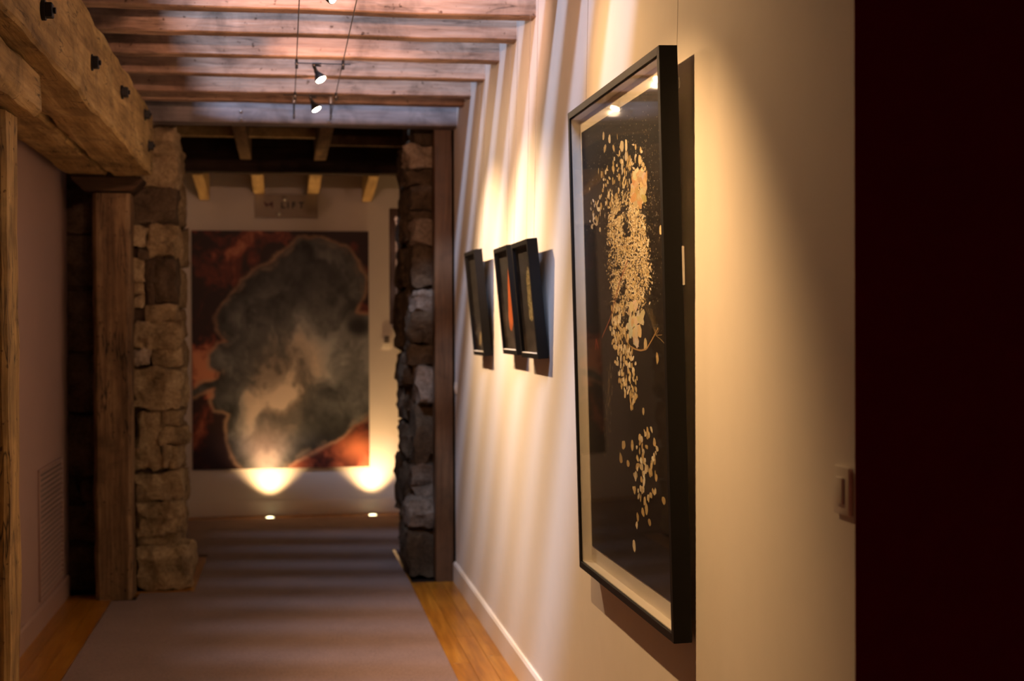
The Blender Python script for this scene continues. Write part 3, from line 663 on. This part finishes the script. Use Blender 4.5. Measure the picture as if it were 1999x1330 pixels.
# ---- three small box frames
def small_frame(y0, y1, z0, z1, label, art):
    W, H, D, t = y1 - y0, z1 - z0, 0.042, 0.02
    p = picture_root('box_frame', (1.024, (y0 + y1) / 2, z0), 0.094, label, 'picture', 'small black box frames on the cream wall')
    rect_frame_bars(W, H, D, t, p, 'black')
    pr_ = panel('print', -W / 2 + t - 0.002, W / 2 - t + 0.002, t - 0.002, H - t + 0.002, 0.016, 0.020, 'grey_print', p)
    panel('lit_sill_strip', -W / 2 + t, W / 2 - t, t, t + 0.003, 0.036, 0.041, 'mat_board', p)  # white strip stands in for light falling on the inner sill
    f = Flecks(); rr = random.Random(len(art))
    if art == 'orange':
        pts = [(0.053, 0.389), (0.066, 0.34), (0.072, 0.27), (0.06, 0.19), (0.03, 0.13), (-0.02, 0.10), (-0.06, 0.112), (-0.073, 0.162), (-0.03, 0.25), (-0.003, 0.31), (0.03, 0.36)]
        bm = bmesh.new(); A = [bm.verts.new((x, 0.0206, z)) for x, z in pts]; bm.faces.new(A)
        o = link('leaf_image', from_bm('leaf_image', bm), 'orange', pr_); tag(o, 'orange leaf shape')
    elif art == 'pollen':
        pts = [(0.024, 0.376), (0.058, 0.349), (0.085, 0.31), (0.095, 0.25), (0.085, 0.19), (0.044, 0.153), (0.0, 0.150), (-0.035, 0.164), (-0.036, 0.227), (-0.019, 0.321)]
        for k in range(900):
            q = sample(pts, rr); c = rr.choice([(0.70, 0.55, 0.22), (0.82, 0.72, 0.42), (0.45, 0.34, 0.12), (0.30, 0.24, 0.10)])
            f.ell(q[0], q[1], rr.uniform(0.002, 0.005), rr.uniform(0.002, 0.005), 0, c, 5, 0.0206, 0.3, rr)
        o = f.build('pollen_image', 'flecks', pr_); tag(o, 'gold speckled seed head', kind='stuff')
    else:
        pts = [(-0.005, 0.126), (0.006, 0.10), (-0.015, 0.07), (-0.045, 0.052), (-0.098, 0.050), (-0.085, 0.07), (-0.045, 0.101)]
        bm = bmesh.new(); A = [bm.verts.new((x, 0.0206, z)) for x, z in pts]; bm.faces.new(A)
        o = link('seed_image', from_bm('seed_image', bm), M['straw'], pr_); tag(o, 'pale yellow seed shape')
    panel('glass', -W / 2 + t - 0.001, W / 2 - t + 0.001, t, H - t, 0.0345, 0.0355, 'glass', p)
    return p
M['straw'] = plain('straw_print', (0.70, 0.50, 0.20), 0.6, var=0.1)
small_frame(5.49, 5.885, 1.44, 1.915, 'small black box frame with a gold speckled seed head', 'pollen')
small_frame(6.005, 6.397, 1.445, 1.92, 'small black box frame with an orange leaf shape', 'orange')
small_frame(7.02, 7.415, 1.42, 1.955, 'small dark box frame hanging alone, farthest along the cream wall', 'straw')

def hang_wire(y, x, z, label):
    o = tube_obj('picture_wire', (x, y, z), (1.024, y, 3.6), 0.0007, 'wire', None, 5); tag(o, label, 'wire', 'thin picture wires'); return o
hang_wire(3.52, 0.99, 2.20, 'thin wire holding the near end of the large print')
hang_wire(4.63, 0.99, 2.20, 'thin wire holding the far end of the large print')
for y, nm in ((5.6, 'gold speckled'), (6.1, 'orange leaf'), (7.12, 'farthest dark')):
    hang_wire(y, 0.985, 1.88, 'thin wire down to the near side of the %s box frame' % nm)
for y, nm in ((5.78, 'gold speckled'), (6.30, 'orange leaf'), (7.32, 'farthest dark')):
    hang_wire(y, 0.985, 1.88, 'thin wire down to the far side of the %s box frame' % nm)

# ================================================================== FAR WALL
# ---- large agate painting: colour field computed per vertex
def lattice_noise(x, y, seed):
    rs = np.random.RandomState(seed); g = rs.rand(64, 64)
    xi = np.floor(x).astype(int); yi = np.floor(y).astype(int); fx = x - xi; fy = y - yi
    fx = fx * fx * (3 - 2 * fx); fy = fy * fy * (3 - 2 * fy)
    a = g[xi % 64, yi % 64]; b = g[(xi + 1) % 64, yi % 64]; c = g[xi % 64, (yi + 1) % 64]; d = g[(xi + 1) % 64, (yi + 1) % 64]
    return (a * (1 - fx) + b * fx) * (1 - fy) + (c * (1 - fx) + d * fx) * fy
def fbm(x, y, seed, oct=5):
    s = 0; a = 0.5; t = 0
    for k in range(oct):
        s = s + a * lattice_noise(x * 2 ** k + 7 * k, y * 2 ** k + 3 * k, seed + k); t += a; a *= 0.55
    return s / t
PX0, PX1, PZ0, PZ1, PY = -0.748, 0.696, 0.394, 2.357, 11.905
painting = empty('wall_painting', ((PX0 + PX1) / 2, PY, PZ0), 'large unframed painting of a grey clouded shape on dark red', 'painting')
PW, PH = PX1 - PX0, PZ1 - PZ0
OUT = [(600, 90), (720, 85), (830, 130), (910, 210), (945, 290), (935, 400), (905, 480), (1100, 520), (1100, 960), (968, 1030), (880, 1085), (800, 1160), (700, 1210), (600, 1260), (550, 1290), (500, 1400), (340, 1400), (300, 1300), (240, 1230), (205, 1140), (215, 1050), (225, 1020), (150, 980), (125, 930), (145, 880), (60, 910), (0, 930), (0, 890), (80, 850), (160, 820), (170, 790), (120, 760), (115, 690), (160, 630), (205, 630), (170, 560), (165, 500), (230, 400), (300, 310), (380, 240), (460, 200), (530, 150)]
OUT = np.array([((x - 36) / 932.0, (y - 52) / 1248.0) for x, y in OUT])
NX, NZ = 190, 258
S, T = np.meshgrid(np.linspace(0, 1, NX + 1), np.linspace(0, 1, NZ + 1))
asp = PH / PW
wx = S + (fbm(S * 9, T * 9 * asp, 5) - 0.5) * 0.05; wz = T + (fbm(S * 9, T * 9 * asp, 25) - 0.5) * 0.04
ins = np.zeros(S.shape, bool); dist = np.full(S.shape, 9.0); j = len(OUT) - 1
for i in range(len(OUT)):
    (xi, zi), (xj, zj) = OUT[i], OUT[j]
    cnd = ((zi > wz) != (zj > wz)) & (wx < (xj - xi) * (wz - zi) / ((zj - zi) if zj != zi else 1e-9) + xi); ins ^= cnd
    ex, ez = xj - xi, (zj - zi) * asp; t = np.clip(((wx - xi) * ex + (wz - zi) * asp * ez) / (ex * ex + ez * ez + 1e-12), 0, 1)
    dist = np.minimum(dist, np.hypot(wx - xi - t * ex, (wz - zi) * asp - t * ez)); j = i
sd = np.where(ins, dist, -dist)
def lerp(a, b, t): return a + (b - a) * t[..., None]
def sm(x, a, b): t = np.clip((x - a) / (b - a), 0, 1); return t * t * (3 - 2 * t)
c_ = lambda *v: np.array(v, float)
wr = fbm(S * 4 + 3 * fbm(S * 3, T * 4, 40), T * 4 * asp + 3 * fbm(S * 3, T * 4, 50), 60)
red = lerp(c_(0.025, 0.008, 0.008), c_(0.26, 0.05, 0.025), sm(wr, 0.46, 0.68)); red = lerp(red, c_(0.60, 0.24, 0.13), sm(wr, 0.57, 0.74) * (0.5 + 0.5 * (S < 0.5)))
hot = np.exp(-(((S - 0.93) / 0.10) ** 2 + ((T - 0.915) / 0.05) ** 2)); red = lerp(red, c_(0.75, 0.22, 0.09), hot * 0.85)
cl = fbm(S * 3.2 + 1.6 * fbm(S * 5, T * 5, 70), T * 3.2 * asp + 1.6 * fbm(S * 5, T * 5, 80), 90); cf = fbm(S * 12, T * 12 * asp, 95)
cen = np.exp(-(((S - 0.50) / 0.28) ** 2 + ((T - 0.66) / 0.30) ** 2))
lum = 0.06 + 0.34 * sm(cl, 0.25, 0.85) + 0.38 * cen * (0.15 + 1.0 * sm(cl, 0.38, 0.68)) + 0.16 * (cf - 0.5)
darkp = np.exp(-(((S - 0.62) / 0.26) ** 2 + ((T - 0.20) / 0.10) ** 2)) + np.exp(-(((S - 0.27) / 0.16) ** 2 + ((T - 0.24) / 0.07) ** 2)) + np.exp(-(((S - 0.74) / 0.16) ** 2 + ((T - 0.86) / 0.07) ** 2)) * 0.8
lum = lum * (1 - 0.62 * np.clip(darkp, 0, 1)) * (0.45 + 0.55 * sm(sd, 0.02, 0.12))
lum = np.clip(lum, 0.012, 0.7)
tint = lerp(c_(0.92, 0.95, 0.95), c_(1.12, 0.92, 0.74), sm(cen * cl * 1.6, 0.2, 0.7))
pink = np.exp(-(((S - 0.40) / 0.16) ** 2 + ((T - 0.90) / 0.11) ** 2)); tint = lerp(tint, c_(1.1, 0.86, 0.80), pink)
lum = lum + 0.16 * pink * sm(sd, 0.01, 0.08)
grey = lum[..., None] * tint
eye = np.exp(-((((S - 0.94) / 0.075) ** 2 + ((T - 0.405) / 0.042) ** 2) ** 2)); grey = lerp(grey, c_(0.02, 0.018, 0.018), eye)
colr = lerp(red, grey, sm(sd, -0.004, 0.012))
rim = np.exp(-((sd + 0.004) / 0.010) ** 2) * (0.1 + 1.1 * fbm(S * 14, T * 18, 99)); colr = lerp(colr, c_(0.46, 0.29, 0.19), np.clip(rim, 0, 1) * 0.8)
rim2 = np.exp(-((sd - 0.020) / 0.012) ** 2) * 0.45 * sm(fbm(S * 11, T * 14, 120), 0.48, 0.7); colr = lerp(colr, c_(0.34, 0.25, 0.18), rim2)
colr = np.clip(colr, 0.004, 0.9)
verts = [(-PW / 2 + PW * S[a, b], -0.0005, PH * (1 - T[a, b])) for a in range(NZ + 1) for b in range(NX + 1)]
faces = [(a * (NX + 1) + b, (a + 1) * (NX + 1) + b, (a + 1) * (NX + 1) + b + 1, a * (NX + 1) + b + 1) for a in range(NZ) for b in range(NX)]
me = bpy.data.meshes.new('paint_surface'); me.from_pydata(verts, [], faces)
at = me.color_attributes.new('Col', 'FLOAT_COLOR', 'POINT')
at.data.foreach_set('color', np.concatenate([colr.reshape(-1, 3), np.ones((colr.shape[0] * colr.shape[1], 1))], 1).ravel().astype(np.float32)); me.update()
bm = bmesh.new(); add_box(bm, -PW / 2, PW / 2, 0, YF - PY - 0.003, 0, PH); cv = link('canvas', from_bm('canvas', bm), 'canvas_edge', painting)
link('paint_surface', me, 'painting', cv)

# ---- LIFT sign
SX0, SX1, SZ0, SZ1, SY = -0.237, 0.277, 2.466, 2.662, 11.915
sign = empty('lift_sign', ((SX0 + SX1) / 2, SY, SZ0), 'flat rectangular sign reading LIFT above the painting', 'sign')
SW, SH = SX1 - SX0, SZ1 - SZ0
spn = link('panel', box_me('panel', -SW / 2, SW / 2, 0, 0.012, 0, SH, 0.002, 1), 'sign', sign)
def letter(ch, x, z, size):
    cu = bpy.data.curves.new('t', 'FONT'); cu.body = ch; cu.size = size; cu.extrude = 0.0012; cu.offset = 0.0025; cu.align_x = 'CENTER'
    t = bpy.data.objects.new('t', cu); COL.objects.link(t)
    me = bpy.data.meshes.new_from_object(t.evaluated_get(bpy.context.evaluated_depsgraph_get()))
    bpy.data.objects.remove(t); bpy.data.curves.remove(cu); me.name = 'letter'; me.materials.clear()
    o = link('letter', me, 'letters', spn, (x, -0.0015, z)); o.rotation_euler = (R(90), 0, 0)
for ch, u in (('L', 552), ('I', 562), ('F', 573), ('T', 588)):
    letter(ch, (u - 558.5) * 0.00418, 0.080, 0.072)
def emb(pts):
    bm = bmesh.new(); A = [bm.verts.new((x, -0.0005, z)) for x, z in pts]; B = [bm.verts.new((x, -0.0035, z)) for x, z in pts]
    bm.faces.new(A); bm.faces.new(B[::-1])
    for k in range(len(pts)): bm.faces.new((A[k], B[k], B[(k + 1) % len(pts)], A[(k + 1) % len(pts)]))
    link('emblem', from_bm('emblem', bm), 'emblem', spn)
ex = -0.185
emb([(ex, 0.132), (ex + 0.016, 0.128), (ex + 0.030, 0.092), (ex + 0.022, 0.086)])
emb([(ex + 0.020, 0.116), (ex + 0.060, 0.110), (ex + 0.060, 0.100), (ex + 0.026, 0.102)])
emb([(ex + 0.048, 0.118), (ex + 0.072, 0.134), (ex + 0.076, 0.132), (ex + 0.076, 0.080), (ex + 0.066, 0.080), (ex + 0.064, 0.104)])
for (x, z) in ((-0.012, 0.158), (-0.062, 0.036)):
    bm = bmesh.new(); add_lathe(bm, [(0.0, 0.0), (0.0, 0.0)], 4); bm.clear()
    add_lathe(bm, [(0.016, 0.0), (0.016, 0.005), (0.012, 0.011), (0.006, 0.014), (0.0, 0.015)], 16)
    o = link('stud', from_bm('stud', bm, 60), 'steel', spn, (x, 0.0, z)); o.rotation_euler = (R(90), 0, 0)

# ---- recessed floor uplights
for (x, lb) in ((-0.126, 'round floor uplight set below the large painting'), (0.712, 'round floor uplight set right of the large painting')):
    u = empty('floor_uplight', (x, 11.79, 0.0), lb, 'uplight', 'floor uplights along the far wall')
    bm = bmesh.new(); add_lathe(bm, [(0.034, 0.0), (0.048, 0.0), (0.047, 0.003), (0.036, 0.004), (0.034, 0.002)], 28); link('rim', from_bm('rim', bm, 50), 'steel', u)
    bm = bmesh.new(); add_lathe(bm, [(0.034, 0.001), (0.030, 0.006), (0.018, 0.010), (0.0, 0.012)], 28); le = link('lens', from_bm('lens', bm, 60), 'uplens', u); tag(le, 'glowing yellow lens')
    ld = bpy.data.lights.new('uplight_beam', 'SPOT'); ld.energy = 80; ld.color = (1.0, 0.60, 0.27); ld.spot_size = R(94); ld.spot_blend = 1.0; ld.shadow_soft_size = 0.02
    lo = bpy.data.objects.new('uplight_beam', ld); COL.objects.link(lo); lo.parent = u; lo.location = (0, 0, 0.03)
    lo.rotation_euler = Vector((0, 0.04, 1)).to_track_quat('-Z', 'Y').to_euler()

# ---- narrow dark panel with a metal rod, seen just beyond the right stones
pn = empty('door_panel', (0.80, 10.32, 1.50), 'narrow dark panel with a slim metal rod beyond the right stones', 'panel')
link('board', box_me('board', -0.045, 0.10, -0.02, 0.03, 0.08, 0.92, 0.004), 'jamb', pn)
tube_obj('rod', (0.0, -0.045, 0.07), (0.0, -0.045, 0.86), 0.008, 'steel', pn, 10)
for z in (0.075, 0.84):
    tube_obj('rod_bracket', (0.0, -0.052, z), (0.0, -0.018, z), 0.012, 'steel', pn, 12)
tube_obj('rod_foot', (-0.04, -0.035, 0.07), (0.035, -0.035, 0.07), 0.009, 'steel', pn, 10)
tube_obj('hanger', (0.03, 0.0, 0.91), (0.03, 0.0, 1.64), 0.004, 'iron', pn, 8)

# ================================================================== SWITCHES, VENT
s1 = empty('light_switch', (1.03, 2.515, 1.215), 'cream light switch by the dark maroon wall edge', 'switch', 'wall switches')
s1p = link('plate', box_me('plate', -0.009, 0, -0.036, 0.036, 0, 0.09, 0.003), 'plastic', s1)
link('rocker', box_me('rocker', -0.014, -0.008, -0.016, 0.016, 0.02, 0.07, 0.002), 'plastic', s1p)
s2 = empty('light_switch', (1.03, 8.585, 1.155), 'small switch on the cream wall beside the timber jamb', 'switch', 'wall switches')
s2p = link('plate', box_me('plate', -0.009, 0, -0.035, 0.035, 0, 0.07, 0.003), 'plastic', s2)
link('rocker', box_me('rocker', -0.013, -0.008, -0.014, 0.014, 0.018, 0.052, 0.002), 'plastic', s2p)
s3 = empty('light_switch', (0.845, YF, 1.38), 'switch plate with dark face on the far wall', 'switch', 'wall switches')
s3p = link('plate', box_me('plate', -0.042, 0.042, -0.01, 0, 0, 0.13, 0.003), 'plastic', s3)
link('face', box_me('face', -0.022, 0.022, -0.014, -0.009, 0.045, 0.105, 0.002), 'plastic_dark', s3p)

vent = empty('wall_vent', (XL, 8.03, 0.145), 'louvred vent grille low on the left wall', 'vent')
VH, VW = 0.685, 0.78
for (a, b, c, d) in ((-VW / 2, VW / 2, 0, 0.018), (-VW / 2, VW / 2, VH - 0.018, VH), (-VW / 2, -VW / 2 + 0.018, 0.018, VH - 0.018), (VW / 2 - 0.018, VW / 2, 0.018, VH - 0.018)):
    link('frame_bar', box_me('frame_bar', 0, 0.012, a, b, c, d, 0.002, 1), 'trim_shaded', vent)
sl = bmesh.new(); vs = []
for (x, z) in ((0.001, 0.011), (0.011, 0.0), (0.0125, 0.002), (0.0025, 0.013)):
    vs.append((sl.verts.new((x, -VW / 2 + 0.018, z)), sl.verts.new((x, VW / 2 - 0.018, z))))
for k in range(4): sl.faces.new((vs[k][0], vs[k][1], vs[(k + 1) % 4][1], vs[(k + 1) % 4][0]))
sl.faces.new([v[0] for v in vs]); sl.faces.new([v[1] for v in vs][::-1])
slm = from_bm('slat', sl); slm.materials.append(M['trim_shaded'])
ns = 24
for k in range(ns):
    link('slat', slm, None, vent, (0, 0, 0.024 + k * (VH - 0.052) / (ns - 1)))
bk = link('backing', box_me('backing', 0.0, 0.0008, -VW / 2 + 0.01, VW / 2 - 0.01, 0.01, VH - 0.01), 'plastic_dark', vent)
